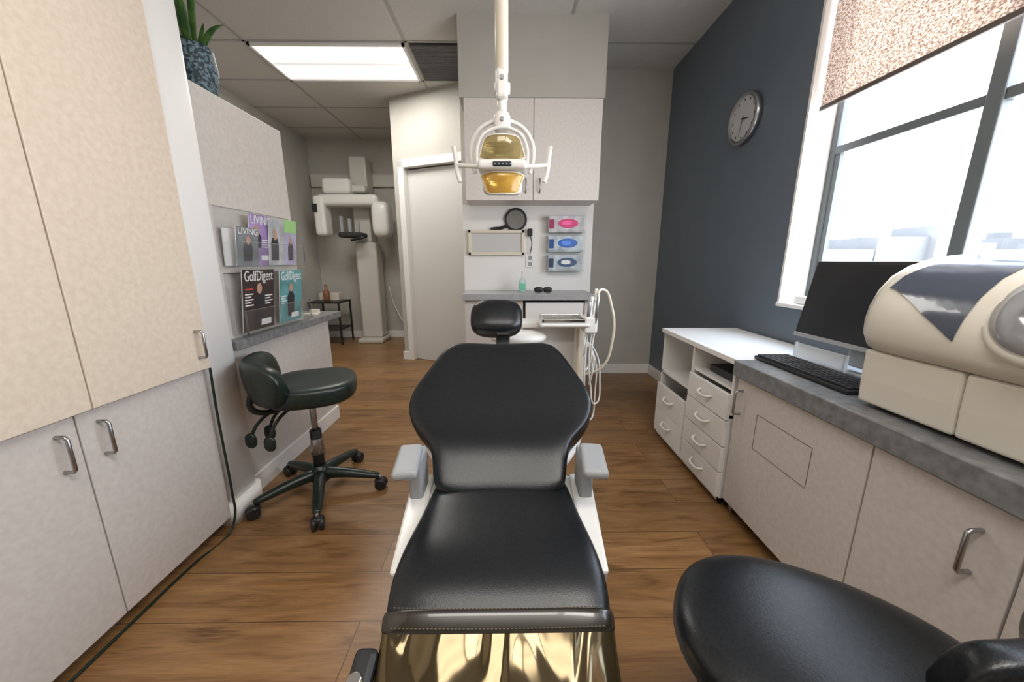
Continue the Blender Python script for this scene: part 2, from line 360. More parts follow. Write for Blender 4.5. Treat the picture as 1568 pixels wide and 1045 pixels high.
# magazine rack
e=empty('acrylic_magazine_rack')
for k,(z0,z1) in enumerate(((.775,1.05),(1.075,1.33))):
    boxes(f'tier_{k}',[(-1.224,-1.220,1.60,2.13,z0,z1),(-1.155,-1.151,1.60,2.13,z0,z0+.11),(-1.224,-1.151,1.60,2.13,z0-.004,z0),(-1.224,-1.151,1.597,1.601,z0,z1-.06),(-1.224,-1.151,2.129,2.133,z0,z1-.06)],M_glass,e)
    boxes(f'polished_edges_{k}',[(-1.156,-1.150,1.60,2.13,z0+.108,z0+.112),(-1.156,-1.150,1.60,2.13,z0-.004,z0),(-1.156,-1.150,1.596,1.601,z0,z0+.11),(-1.225,-1.219,1.6,2.13,z1-.003,z1),(-1.156,-1.150,2.129,2.134,z0,z0+.11)],M_edge,e)
def magazine(name,y0,y1,z0,z1,x,cov,band,lean=8,spots=()):
    g=empty(name)
    R=roty(lean);p0=Vector((x,y0,z0))
    def q(nm,a0,a1,b0,b1,t0,t1,m):
        V=[p0+R@Vector((t,(y1-y0)*a,(z1-z0)*b_)) for t in (t0,t1) for a in (a0,a1) for b_ in (b0,b1)]
        mesh_obj(nm,V,BF,m,g)
    q('pages',0,1,0,1,-.005,-.001,M_white);q('cover',0,1,0,1,-.001,.0,cov)
    if band:
        t='GolfDigest' if name.startswith('golf') else 'LIVING'
        cu=bpy.data.curves.new('masthead','FONT');cu.body=t;cu.size=.05;cu.extrude=.0003;cu.materials.append(band)
        o=bpy.data.objects.new('masthead',cu);link(o,g)
        bpy.context.view_layer.update();wid=max(o.dimensions.x,.01);sc=(y1-y0)*.9/wid
        sc_h=min(sc*1.6,(z1-z0)*.17/.036)
        Mx=Matrix(((0,0,1),(1,0,0),(0,1,0)))
        loc=p0+R@Vector((.0006,(y1-y0)*.05,(z1-z0)*.82))
        o.matrix_world=Matrix.Translation(loc)@(R@Mx).to_4x4()@Matrix.Diagonal((sc,sc_h,1,1))
    for i,(a0,a1,b0,b1,m) in enumerate(spots):
        if m is m_skin:
            V=[p0+R@Vector((.0012+.0002*i,(y1-y0)*(a0+a1)/2+(y1-y0)*(a1-a0)/2*math.cos(k*math.pi/10),(z1-z0)*((b0+b1)/2+(b1-b0)/2*math.sin(k*math.pi/10)))) for k in range(20)]
            mesh_obj(f'art_{i}',V,[tuple(range(20))],m,g)
        elif m is m_blk and (b1-b0)>.25:
            V=[p0+R@Vector((.0010,(y1-y0)*a,(z1-z0)*b_)) for a,b_ in ((a0,b0),(a1,b0),(a1+.02,b0+(b1-b0)*.75),(a1-.08,b1),(a0+.08,b1),(a0-.02,b0+(b1-b0)*.75))]
            mesh_obj(f'art_{i}',V,[tuple(range(6))],m,g)
        else: q(f'art_{i}',a0,a1,b0,b1,0,.0009+.0002*i,m)
    return g
mk=lambda n_,c:add_noise(mat(n_,rough=.3),tuple(v*.6 for v in c),c,14,3)
m_dk=mk('cover_dark',(.05,.03,.03));m_red=mat('print_red',(.6,.06,.04),.35);m_teal=mk('cover_teal',(.12,.36,.38));m_lil=mk('cover_lilac',(.42,.30,.62));m_pale=mk('cover_pale',(.60,.62,.66));m_skin=mat('print_skin',(.5,.30,.22),.4);m_blk=mat('print_black',(.02,.02,.03),.4);m_wh=mat('print_white',(.8,.8,.8),.4);m_grn=mat('print_green',(.35,.65,.25),.4)
txt=lambda a0,a1,b,nn:tuple((a0,a1-.07*(k%2),b-.045*k,b-.045*k+.018,m_wh) for k in range(nn))
magazine('golf_magazine',1.63,1.85,.782,1.065,-1.196,m_dk,m_wh,7,((.36,.64,.12,.64,m_blk),(.42,.58,.60,.78,m_skin),(.55,.88,.06,.16,m_wh),(.06,.3,.68,.70,m_red))+txt(.06,.3,.6,5)+txt(.68,.92,.55,4))
magazine('golf_magazine',1.90,2.10,.782,1.055,-1.196,m_teal,m_wh,7,((.34,.62,.1,.62,m_blk),(.40,.56,.58,.75,m_skin),(.5,.85,.06,.16,m_wh))+txt(.05,.28,.5,4))
magazine('magazine',1.64,1.78,1.082,1.25,-1.185,mk('cover_grey',(.22,.24,.26)),m_wh,7,((.3,.7,.12,.6,m_blk),(.4,.62,.55,.78,m_skin)))
magazine('magazine',1.745,1.90,1.082,1.315,-1.198,m_lil,m_wh,6,((.08,.5,.35,.65,m_blk),(.15,.42,.55,.80,m_skin),(.5,.9,.1,.2,m_wh))+txt(.55,.9,.5,4))
magazine('magazine',1.87,1.99,1.082,1.305,-1.188,m_pale,None,6,((.12,.6,.1,.6,m_blk),(.25,.5,.55,.8,m_skin)))
magazine('magazine',2.0,2.11,1.082,1.315,-1.192,mk('cover_violet',(.55,.52,.75)),None,6,((.0,1,.72,1,m_grn),(.3,.7,.1,.5,m_blk),(.4,.6,.45,.65,m_skin)))
magazine('magazine',1.61,1.72,1.082,1.24,-1.212,m_wh,None,3)
# ------------------------------------------------------------------ corridor x-ray unit
e=empty('panoramic_xray_unit');XM=M_xray
box('wall_beam',-2.66,-1.25,5.28,5.33,2.09,2.25,XM,e,.01)
box('column',-2.02,-1.74,4.98,5.22,.06,1.35,XM,e,.03,4)
box('foot',-2.05,-1.71,4.88,5.25,0,.06,XM,e,.015)
box('upper_column',-2.04,-1.82,5.06,5.28,1.35,2.42,XM,e,.02,3)
box('head_box',-2.32,-1.96,4.84,5.08,1.93,2.12,M_dwhite,e,.05,4)
box('head_box_2',-2.00,-1.80,4.92,5.08,1.96,2.05,XM,e,.03,4)
box('rotating_arm',-2.38,-1.62,4.80,5.02,1.78,1.92,M_dwhite,e,.05,4)
box('sensor_arm',-2.42,-2.28,4.78,5.0,1.42,1.90,M_dwhite,e,.04,4)
superell('tube_head',(-1.60,4.9,1.62),(.11,.14,.22),M_dwhite,e,.5,.5)
box('control_panel',-2.42,-2.36,4.772,4.79,1.70,1.80,M_screen,e)
box('chin_rest',-2.14,-1.84,4.78,5.0,1.40,1.46,M_dgrey,e,.02)
for i,x in enumerate((-2.10,-2.0,-1.90)):
    box(f'positioner_{i}',x-.02,x+.02,4.82,4.86,1.46,1.66-.03*i,M_grey,e,.008)
cyl('grip',(-1.97,4.76,1.36),(-1.80,4.76,1.40),.018,M_black,e)
tube('cord',[(-1.70,5.27,.75),(-1.6,5.25,.4),(-1.45,5.2,.25),(-1.28,5.27,.6)],.007,M_white,e)
e=empty('side_table')
boxes('top',[(-2.62,-2.20,4.75,5.15,.56,.58)],M_black,e,.004)
boxes('legs_and_shelf',[(x,x+.02,y,y+.02,0,.56) for x in (-2.61,-2.23) for y in (4.77,5.12)]+[(-2.60,-2.22,4.77,5.14,.2,.215)],M_black,e)
e=empty('supply_bottle')
lathe('body',(-2.42,4.9,.581),(0,0,1),[(0,.035),(.01,.04),(.12,.04),(.15,.02),(.22,.018)],mat('brown_bottle',(.25,.1,.06),.3),e)
box('supply_box',-2.56,-2.30,4.98,5.10,.581,.68,M_ivory,bevel=.004)
# ------------------------------------------------------------------ back nook
e=empty('wall_cabinet')
M_lamn=add_noise(mat('pale_laminate',rough=.42),(.66,.615,.58),(.72,.68,.65),60,6,.33,.67,.02)
box('carcass',-.30,.665,2.82,3.09,1.54,2.20,M_lamn,e)
boxes('doors',[(-.30,.186,2.80,2.82,1.535,2.203),(.190,.667,2.80,2.82,1.535,2.203)],M_lamn,e,.0015)
for i,x in enumerate((.135,.235)):
    tube(f'pull_{i}',[(x,2.80,1.585),(x,2.775,1.60),(x,2.775,1.67),(x,2.80,1.685)],.005,M_steel,e,kind='POLY')
e=empty('nook_counter')
box('top',-.345,.655,2.75,3.085,.81,.86,M_counter2,e,.003)
box('side_panel',.60,.625,2.80,3.085,0,.81,M_lam,e)
box('base_cabinet',-.33,.12,2.80,3.085,0,.81,M_lam,e)
box('drawer_front',.14,.59,2.79,3.08,.62,.79,M_melam,e,.003)
e=empty('xray_film_viewer')
boxes('frame',[(-.318,.14,3.055,3.09,1.15,1.175),(-.318,.14,3.055,3.09,1.325,1.35),(-.318,-.295,3.055,3.09,1.15,1.35),(.117,.14,3.055,3.09,1.15,1.35)],M_ivory,e,.003)
box('diffuser',-.3,.12,3.068,3.085,1.17,1.33,mat('viewer_panel',(.60,.60,.59),.3),e)
e=empty('hand_mirror')
lathe('rim',(.07,3.085,1.43),(0,-1,0),[(0,.086),(.006,.09),(.014,.09),(.018,.084),(.017,.074),(.010,.072)],M_black,e)
lathe('glass',(.07,3.074,1.43),(0,-1,0),[(0,.074),(.002,.074)],mat('mirror',(.35,.36,.37),.12,1),e)
tube('handle',[(.0,3.07,1.385),(-.05,3.07,1.365),(-.10,3.07,1.36),(-.135,3.07,1.355)],.013,M_black,e)
e=empty('glove_box_dispenser')
boxes('rack',[(.315,.625,3.0,3.004,z,z+.02) for z in (1.02,1.172,1.324)]+[(.315,.625,3.0,3.09,z-.004,z) for z in (1.02,1.172,1.324)]+[(.315,.319,3.0,3.09,1.02,1.475),(.621,.625,3.0,3.09,1.02,1.475)],M_glass,e)
for i,(z,c,c2) in enumerate(((1.022,(.62,.70,.76),(.05,.10,.22)),(1.174,(.62,.72,.80),(.04,.15,.55)),(1.326,(.74,.74,.80),(.70,.05,.20)))):
    box(f'carton_{i}',.33,.61,3.01,3.085,z,z+.128,mk(f'carton{i}',c),e,.002)
    V=[(.485,3.008,z+.07)]+[(.485+.08*math.cos(a*math.pi/12),3.008,z+.07+.036*math.sin(a*math.pi/12)) for a in range(24)]
    mesh_obj(f'opening_{i}',V,[(0,1+k,1+(k+1)%24) for k in range(24)],mat(f'oval{i}',c2,.4),e)
    V=[(.485,3.007,z+.07)]+[(.475+.035*math.cos(a*math.pi/6)*(1+.3*(a%2)),3.0065,z+.072+.018*math.sin(a*math.pi/6)) for a in range(12)]
    mesh_obj(f'glove_{i}',V,[(0,1+k,1+(k+1)%12) for k in range(12)],M_white if i==0 else mat(f'glv{i}',tuple(min(1,v*1.8+.05) for v in c2),.5),e)
    box(f'label_{i}',.335,.375,3.007,3.011,z+.03,z+.10,mat(f'label{i}',tuple(v*.5 for v in c2),.4),e)
e=empty('wall_outlet')
box('plate',.155,.225,3.083,3.09,1.05,1.16,M_white,e,.002)
boxes('sockets',[(.175,.205,3.08,3.084,1.062,1.095),(.175,.205,3.08,3.084,1.112,1.145)],M_grey,e)
e=empty('curing_light_holder')
box('holder',.165,.205,3.05,3.09,1.30,1.36,M_dgrey,e,.008);tube('cord',[(.185,3.06,1.31),(.20,3.05,1.24),(.185,3.07,1.16)],.004,M_black,e)
e=empty('sanitizer_bottle')
lathe('body',(.12,2.93,.861),(0,0,1),[(0,.026),(.006,.03),(.085,.03),(.105,.014),(.115,.012)],mat('clear_gel',(.6,.75,.74),.1,alpha=.7),e)
box('label',.098,.142,2.897,2.901,.88,.93,mat('label_green',(.15,.55,.35),.4),e)
cyl('pump',(.12,2.93,.975),(.12,2.93,1.02),.006,M_white,e);box('nozzle',.10,.13,2.90,2.94,1.02,1.03,M_white,e,.003)
e=empty('protective_glasses')
superell('lens_a',(.245,2.86,.883),(.034,.014,.022),M_black,e,.7,.7);superell('lens_b',(.315,2.86,.883),(.034,.014,.022),M_black,e,.7,.7)
cyl('bridge',(.26,2.86,.89),(.30,2.86,.89),.005,M_black,e)
tube('temple_a',[(.213,2.86,.89),(.215,2.92,.892),(.22,2.98,.87)],.004,M_black,e);tube('temple_b',[(.347,2.86,.89),(.345,2.92,.892),(.34,2.98,.87)],.004,M_black,e)
e=empty('wall_clock')
lathe('rim',(RX,2.36,1.925),(-1,0,0),[(0,.135),(.005,.142),(.03,.142),(.036,.136),(.034,.122),(.022,.118)],M_steel,e,48)
lathe('face',(RX-.005,2.36,1.925),(-1,0,0),[(0,.12),(.018,.12)],mat('clock_face',(.50,.52,.54),.4),e,48)
def hand(nm,ang,L_,w_):
    a=math.radians(ang);dy,dz=-math.sin(a),math.cos(a);c=Vector((RX-.026,2.36,1.925));D_=Vector((0,dy,dz));P_=Vector((0,-dz,dy))
    mesh_obj(nm,[c-D_*.015+P_*w_,c-D_*.015-P_*w_,c+D_*L_-P_*w_*.4,c+D_*L_+P_*w_*.4],[(0,1,2,3)],M_black,e)
hand('minute_hand',195,.095,.003);hand('hour_hand',100,.06,.0045)
boxes('ticks',[(RX-.0245,RX-.0235,2.36+.102*math.sin(a)-.003,2.36+.102*math.sin(a)+.003,1.925+.102*math.cos(a)-.006,1.925+.102*math.cos(a)+.006) for a in [math.pi*k/6 for k in range(12)]],M_black,e)
# ------------------------------------------------------------------ delivery unit (tray, holders, hoses)
e=empty('dental_delivery_unit')
box('arm',-.10,.42,1.98,2.10,.735,.775,M_dwhite,e,.012,3)
superell('cuspidor_rim',(.06,1.92,.70),(.15,.11,.03),M_dwhite,e,.7,.9)
superell('cuspidor_bowl',(.06,1.92,.715),(.10,.075,.02),M_melam,e,.7,.9)
box('tray_base',.17,.43,1.84,2.06,.765,.785,M_dwhite,e,.01,3)
boxes('steel_tray',[(.185,.405,1.86,2.04,.786,.790),(.18,.19,1.855,2.045,.788,.806),(.40,.41,1.855,2.045,.788,.806),(.18,.41,1.855,1.863,.788,.806),(.18,.41,2.037,2.045,.788,.806)],M_chrome,e,.002)
box('support_post',.395,.44,2.0,2.10,0,.76,M_ivory,e,.012)
box('holder_block',.40,.47,1.85,1.95,.73,.82,M_dwhite,e,.012,3)
for i,(x,y) in enumerate(((.415,1.87),(.435,1.91),(.455,1.86),(.46,1.93))):
    cyl(f'handpiece_{i}',(x,y,.74),(x+.01,y-.01,.90+.02*i),.008,M_dwhite if i%2 else M_steel,e)
    zb=(.50,.20,.42,.30)[i];xs=(.0,.035,.02,.06)[i]
    tube(f'hose_{i}',[(x,y,.745),(x-.01,y,.62),(x+xs*.2,y+.02,zb+.10),(.44+xs,1.95,zb),(.475+xs,2.0,zb+.12),(.46+xs*.5,2.03,.62),(.43,2.04,.66)],.0045,M_dwhite,e)
tube('suction_hose',[(.46,1.9,.90),(.50,1.92,.955),(.565,1.95,.86),(.585,1.97,.66),(.54,2.0,.50),(.46,2.04,.45)],.007,M_ivory,e)
# ------------------------------------------------------------------ dental chair
e=empty('dental_chair');CX=-.02
seat=[(.22,.235,.20,.08),(.32,.275,.215,.085),(.42,.305,.225,.085),(.52,.338,.23,.085),(.585,.372,.236,.09),(.635,.408,.242,.10),(.68,.425,.243,.10),(.74,.435,.238,.10),(.80,.438,.230,.10),(.88,.437,.218,.10),(.95,.442,.210,.10),(1.0,.45,.20,.09)]
pad_yz('leg_and_seat_cushion',CX,seat,M_leather,e,e=.5,dish=.006)
def bz(y):return .448+.70*(y-.955)
back=[(.965,.20),(1.0,.207),(1.035,.216),(1.07,.238),(1.10,.272),(1.14,.308),(1.19,.327),(1.235,.32),(1.28,.297),(1.33,.268),(1.375,.245),(1.40,.222)]
bulge=lambda y:.018*math.exp(-((y-1.05)/.05)**2)
pad_yz('backrest_cushion',CX-.004,[(y,bz(y)+bulge(y),h,.085+bulge(y)) for y,h in back],M_leather,e,e=.62,dish=.03,endr=.6)
pad_yz('back_shell',CX,[(y,bz(y)-.075,h*.9,.05) for y,h in back[3:]],M_dwhite,e,e=.7)
superell('headrest',(CX-.03,1.64,.845),(.118,.055,.088),M_leather,e,.62,.75,R=rotx(-38),nu=48,nv=24)
box('headrest_bar',CX-.03,CX+.03,1.42,1.62,.735,.75,M_steel,e,.004,rot=rotx(22))
box('headrest_mount',CX-.19,CX+.16,1.50,1.60,.705,.735,M_dwhite,e,.014,3)
box('seat_shell',CX-.24,CX+.24,.74,1.10,.30,.405,M_dwhite,e,.03,4)
for s in (-1,1):
    x0=CX+s*.290;x1=CX+s*.22
    mesh_obj(f'side_skirt_{s}',[(x0,1.07,.42),(x1,1.07,.42),(x0,1.07,.33),(x1,1.07,.33),(CX+s*.255,.70,.40),(x1-s*.02,.70,.40),(CX+s*.25,.72,.31),(x1-s*.02,.72,.31)],[(0,1,3,2),(4,6,7,5),(0,4,5,1),(2,3,7,6),(0,2,6,4),(1,5,7,3)],M_dwhite,e,bevel=.008)
    xa=CX+s*.262
    box(f'armrest_pad_{s}',xa-.034,xa+.034,.85,1.01,.535,.562,M_grey,e,.012,4,rot=rotz(-7*s))
    box(f'armrest_post_{s}',xa-s*.01-.02,xa-s*.01+.02,.95,1.04,.36,.54,M_grey,e,.01,3)
box('lift_body',CX-.15,CX+.15,.75,1.15,.06,.31,M_dwhite,e,.03,4)
box('base_plate',CX-.22,CX+.22,.45,1.25,0,.06,M_dwhite,e,.02,4)
box('leg_support',CX-.17,CX+.17,.2,.7,.17,.25,M_dwhite,e,.02,3,rot=rotx(17))
# clear vinyl toe cover, loose and wrinkled; gold reflections painted into its base colour
mc=mat('vinyl_cover_gold_glint',(.095,.070,.034),.10,metal=.7,spec=.6)
n,l,b=nodes(mc);tc=n.new('ShaderNodeTexCoord');mpp=n.new('ShaderNodeMapping');mpp.inputs['Scale'].default_value=(1.4,.55,.5);mpp.inputs['Rotation'].default_value=(0,0,.35)
nz=n.new('ShaderNodeTexNoise');nz.inputs['Scale'].default_value=7;nz.inputs['Detail'].default_value=1.2;nz.inputs['Distortion'].default_value=.6
bp=n.new('ShaderNodeBump');bp.inputs['Strength'].default_value=1;bp.inputs['Distance'].default_value=.035
l.new(tc.outputs['Object'],mpp.inputs[0]);l.new(mpp.outputs[0],nz.inputs['Vector']);l.new(nz.outputs['Fac'],bp.inputs['Height']);l.new(bp.outputs[0],b.inputs['Normal'])
cov=[(.205,.238,.208,.096),(.32,.281,.222,.097),(.42,.311,.231,.097),(.52,.344,.236,.097),(.575,.372,.240,.10),(.60,.388,.243,.104)]
pad_yz('toe_cover',CX,cov,mc,e,e=.5,dish=.006,endr=.1)
hem=mat('hem_binding',(.022,.018,.012),.25,coat=.4)
pad_yz('toe_cover_hem',CX,[(.578,.3765,.243,.104),(.594,.3875,.2445,.107),(.612,.400,.246,.11)],hem,e,e=.5,dish=.006,endr=.02)
mst=mat('stitching',(.16,.13,.09),.6)
L=[]
for k in range(54):
    x=CX-.215+.008*k
    for (y,z) in ((.583,.3828),(.610,.4017)):
        dz=.006*((x-CX)/.24)**2;L.append((x,x+.0045,y-.0006,y+.0006,z+dz-.001,z+dz+.0008))
boxes('stitches',L,mst,e)
box('side_bracket',CX-.28,CX-.235,.40,.58,.30,.335,M_black,e,.012,3,rot=rotx(17))
cyl('bracket_knob',(CX-.262,.52,.338),(CX-.262,.515,.356),.014,M_chrome,e)
# ------------------------------------------------------------------ operatory light
e=empty('dental_operatory_light');lx=-.018;ly=1.5
cyl('ceiling_canopy',(lx,ly,2.64),(lx,ly,2.70),.09,M_ivory,e)
cyl('pole',(lx,ly,1.77),(lx,ly,2.66),.024,M_ivory,e,n=32)
box('elbow',lx-.022,lx+.022,ly-.03,ly+.03,1.68,1.78,M_dwhite,e,.012,3)
cyl('pivot',(lx-.03,ly,1.72),(lx+.03,ly,1.72),.02,M_dwhite,e)
cyl('pivot_cap',(lx-.0,ly-.036,1.745),(lx-.0,ly-.028,1.745),.008,M_grey,e)
cyl('stem',(lx,ly,1.63),(lx,ly,1.69),.017,M_dwhite,e)
superell('yoke_hub',(lx,ly,1.605),(.032,.03,.04),M_dwhite,e,.7,.7)
cyl('hub_screw',(lx,ly-.036,1.61),(lx,ly-.02,1.61),.008,M_grey,e)
tube('yoke',[(lx-.105,ly,1.43),(lx-.118,ly,1.49),(lx-.108,ly,1.55),(lx-.05,ly,1.605),(lx+.05,ly,1.605),(lx+.108,ly,1.55),(lx+.118,ly,1.49),(lx+.105,ly,1.43)],.008,M_dwhite,e)
tube('inner_bail',[(lx-.094,ly-.03,1.45),(lx-.09,ly-.03,1.52),(lx-.055,ly-.03,1.568),(lx+.055,ly-.03,1.568),(lx+.09,ly-.03,1.52),(lx+.094,ly-.03,1.45)],.006,M_dwhite,e)
def shield(name,z0,z1,w0,w1,y0,depth,m):
    V=[];F=[];nu=20;nvv=10
    for j in range(nvv+1):
        t=j/nvv;z=z0+(z1-z0)*t;wd=(w0+(w1-w0)*t)
        for i in range(nu+1):
            s=-1+2*i/nu;cut=1-.25*abs(s)**6
            V.append((lx+wd*s,y0-depth*(1-s*s)*(.8+.2*math.sin(math.pi*t)),(z0+z1)/2+(z-(z0+z1)/2)*cut))
    for j in range(nvv):
        for i in range(nu):k=j*(nu+1)+i;F.append((k,k+1,k+nu+2,k+nu+1))
    o=mesh_obj(name,V,F,m,e,smooth=True);md=o.modifiers.new('s','SOLIDIFY');md.thickness=.003
    edge=[V[i] for i in range(nu+1)]+[V[j*(nu+1)+nu] for j in range(1,nvv+1)]+[V[nvv*(nu+1)+i] for i in range(nu-1,-1,-1)]+[V[j*(nu+1)] for j in range(nvv-1,0,-1)]
    tube(name+'_rim',edge,.0035,M_dwhite,e,cyclic=True,kind='POLY')
shield('upper_shield',1.468,1.552,.085,.064,ly-.03,.028,M_amber2)
shield('lower_shield',1.350,1.425,.058,.080,ly-.03,.028,M_amber)
box('reflector_shell',lx-.078,lx+.078,ly+.03,ly+.075,1.36,1.545,M_dwhite,e,.03,5)
refl=mat('reflector_facets',(.70,.68,.63),.18,1)
def dish(nm,cz,w_,h_):
    V=[];F=[];nu=16;nv2=8
    for j in range(nv2+1):
        for i in range(nu+1):
            s=-1+2*i/nu;t=-1+2*j/nv2
            V.append((lx+w_*s*(1-.12*t*t),ly-.01+.04*(1-s*s)*(1-.4*t*t),cz+h_*t*(1-.12*s*s)))
    for j in range(nv2):
        for i in range(nu):k=j*(nu+1)+i;F.append((k,k+1,k+nu+2,k+nu+1))
    mesh_obj(nm,V,F,refl,e)
dish('reflector_upper',1.508,.070,.036);dish('reflector_lower',1.39,.062,.034)
cyl('bulb_cover',(lx-.03,ly-.01,1.505),(lx+.03,ly-.01,1.505),.010,M_grey,e)
box('control_bar',lx-.09,lx+.09,ly-.078,ly+.03,1.430,1.464,M_dwhite,e,.012,3)
box('control_display',lx-.034,lx+.034,ly-.082,ly-.076,1.438,1.455,M_black,e,.003)
boxes('control_buttons',[(lx-.028+.014*k,lx-.022+.014*k,ly-.0835,ly-.081,1.444,1.449) for k in range(5)],mat('button',(.2,.3,.4),.4),e)
tube('handle_bar',[(lx-.17,ly-.02,1.455),(lx-.10,ly-.045,1.445),(lx,ly-.05,1.44),(lx+.10,ly-.045,1.445),(lx+.17,ly-.02,1.455)],.008,M_dwhite,e)
for s in (-1,1):
    tube(f'grip_{s}',[(lx+s*.160,ly-.02,1.395),(lx+s*.170,ly-.02,1.43),(lx+s*.174,ly-.02,1.47),(lx+s*.181,ly-.02,1.52)],.0085,M_dwhite,e)
# ------------------------------------------------------------------ stools
def star_base(e,cx,cy,zc,R,m,a0,hz=.045):
    lathe('hub',(cx,cy,.06),(0,0,1),[(0,.03),(.01,.042),(.05,.038),(.09,.03)],m,e)
    for k in range(5):
        a=math.radians(a0+72*k);d=Vector((math.cos(a),math.sin(a),0));s=Vector((-d.y,d.x,0));c=Vector((cx,cy,0))
        rings=[]
        for t,w_,zt,zb in ((.02,.028,.135,.07),(.3,.027,.13,.075),(.6,.025,.112,.068),(.85,.022,.095,.058),(1.0,.018,.085,.058)):
            p=c+d*(R*t);rings.append([p+s*w_*math.cos(q)+Vector((0,0,(zt+zb)/2+(zt-zb)/2*math.sin(q))) for q in [2*math.pi*i/12 for i in range(12)]])
        loft(f'base_leg_{k}',rings,m,e,sub=1)
        p=c+d*R
        cyl(f'caster_stem_{k}',p+Vector((0,0,.045)),p+Vector((0,0,.075)),.008,M_steel,e)
        for sd in (-1,1):
            cyl(f'wheel_{k}_{sd}',p+s*(sd*.006)+Vector((0,0,.027))+d*.004,p+s*(sd*.024)+Vector((0,0,.027))+d*.004,.027,M_black,e)
        superell(f'caster_hood_{k}',p+Vector((0,0,.042)),(.026,.024,.018),M_black,e,.8,.8)
def arc_pad(name,c,r,a0,a1,z,h,t,m,parent,lean=0,pw=5):
    rings=[];N=24
    for i in range(N+1):
        u=.5-.5*math.cos(math.pi*i/N);a=math.radians(a0+(a1-a0)*u);d=Vector((math.cos(a),math.sin(a),0));f=max(.0,1-abs(2*u-1)**pw)**.5*.88+.12
        hh=h*f;tt=t*(.35+.65*f)
        R_=[]
        for k in range(24):
            q=2*math.pi*k/24;R_.append(Vector(c)+d*(r+tt/2*sg(math.cos(q),.65)+lean*sg(math.sin(q),.65))+Vector((0,0,z+hh/2*sg(math.sin(q),.65))))
        rings.append(R_)
    return loft(name,rings,m,parent,sub=1)
e=empty('assistant_stool');sx,sy=-.905,1.585
star_base(e,sx,sy,.1,.275,M_green,-67)
cyl('gas_lift',(sx,sy,.14),(sx,sy,.33),.025,M_black,e);cyl('piston',(sx,sy,.30),(sx,sy,.50),.014,M_steel,e)
cyl('collar',(sx,sy,.21),(sx,sy,.30),.032,M_steel,e,r1=.024)
box('seat_plate',sx-.09,sx+.09,sy-.09,sy+.09,.475,.492,M_black,e,.006)
superell('seat_cushion',(sx+.015,sy,.54),(.185,.19,.055),M_green,e,.5,.75,R=rotz(20),fn=lambda p:Vector((p.x,p.y,p.z-.018*(1-(p.x**2+p.y**2)/.036) if p.z>0 else p.z)),nu=48,nv=24)
arc_pad('backrest_pad',(sx+.05,sy+.06,0),.275,168,264,.605,.19,.085,M_green,e,.012,7)
tube('backrest_bracket',[(sx-.05,sy-.04,.48),(sx-.14,sy-.13,.47),(sx-.165,sy-.155,.50),(sx-.16,sy-.15,.57)],.012,M_black,e)
for i,(dx,dy) in enumerate(((-.20,-.14),(-.10,-.17),(-.17,-.06))):
    tube(f'lever_{i}',[(sx-.03,sy-.03,.475),(sx+dx*.6,sy+dy*.6,.46),(sx+dx*.85,sy+dy*.85,.42),(sx+dx,sy+dy,.36)],.007,M_green,e)
    superell(f'lever_paddle_{i}',(sx+dx,sy+dy,.345),(.024,.012,.034),M_green,e,.8,.8)
e=empty('operator_stool');sx,sy=.535,.45
star_base(e,sx,sy,.1,.27,M_black,20)
cyl('gas_lift',(sx,sy,.12),(sx,sy,.40),.025,M_black,e)
box('seat_plate',sx-.1,sx+.1,sy-.1,sy+.1,.395,.415,M_black,e,.006)
superell('seat_cushion',(sx,sy+.005,.452),(.245,.185,.055),M_leather,e,.6,.9,R=rotz(-33),nu=56,nv=28)
arc_pad('backrest_pad',(.63,.625,0),.28,-105,-38,.575,.14,.06,M_leather,e,.01,9)
tube('backrest_bracket',[(sx+.05,sy-.05,.405),(sx+.14,sy-.15,.40),(sx+.175,sy-.18,.44),(sx+.17,sy-.125,.56)],.012,M_black,e)
# ------------------------------------------------------------------ right side casework
FX=.965
e=empty('drawer_cabinet')
boxes('carcass',[(FX,1.405,1.455,1.470,.02,.675),(FX,1.405,2.155,2.17,.02,.675),(FX,1.405,1.80,1.815,.02,.675),(1.39,1.405,1.455,2.17,.02,.675),(FX,1.405,1.455,2.17,.02,.04),(FX,1.405,1.455,2.17,.43,.445)],M_melam,e)
box('top_board',FX-.012,1.408,1.447,2.185,.675,.70,M_melam,e,.002)
boxes('plinth',[(FX+.03,1.40,1.46,2.165,0,.02)],M_dgrey,e)
for i in range(4):
    z0=.045+.125*i
    box(f'near_drawer_{i}',FX-.018,FX,1.458,1.797,z0,z0+.119,M_melam,e,.002)
    tube(f'near_pull_{i}',[(FX-.018,1.575,z0+.07),(FX-.036,1.59,z0+.062),(FX-.040,1.6275,z0+.058),(FX-.036,1.665,z0+.062),(FX-.018,1.68,z0+.07)],.006,M_dwhite,e)
for i,(z0,z1) in enumerate(((.045,.20),(.205,.36))):
    box(f'far_drawer_{i}',FX-.018,FX,1.818,2.167,z0,z1,M_melam,e,.002)
    tube(f'far_pull_{i}',[(FX-.018,1.94,z0+.095),(FX-.036,1.955,z0+.087),(FX-.040,1.99,z0+.083),(FX-.036,2.03,z0+.087),(FX-.018,2.045,z0+.095)],.006,M_dwhite,e)
box('shelf_device',FX+.05,FX+.28,1.50,1.74,.565,.60,M_black,e,.006)
boxes('shelf',[(FX+.01,1.39,1.47,1.80,.55,.562)],M_melam,e)
e=empty('base_cabinet')
box('carcass',FX+.018,1.41,-.35,1.435,.075,.63,M_lam,e)
box('toe_kick',FX+.06,1.40,-.35,1.43,0,.075,M_dgrey,e)
boxes('doors',[(FX,FX+.018,.863,1.432,.06,.625),(FX,FX+.018,.563,.858,.06,.625),(FX,FX+.018,.26,.558,.06,.625),(FX,FX+.018,-.04,.255,.06,.625)],M_lam,e,.0015)
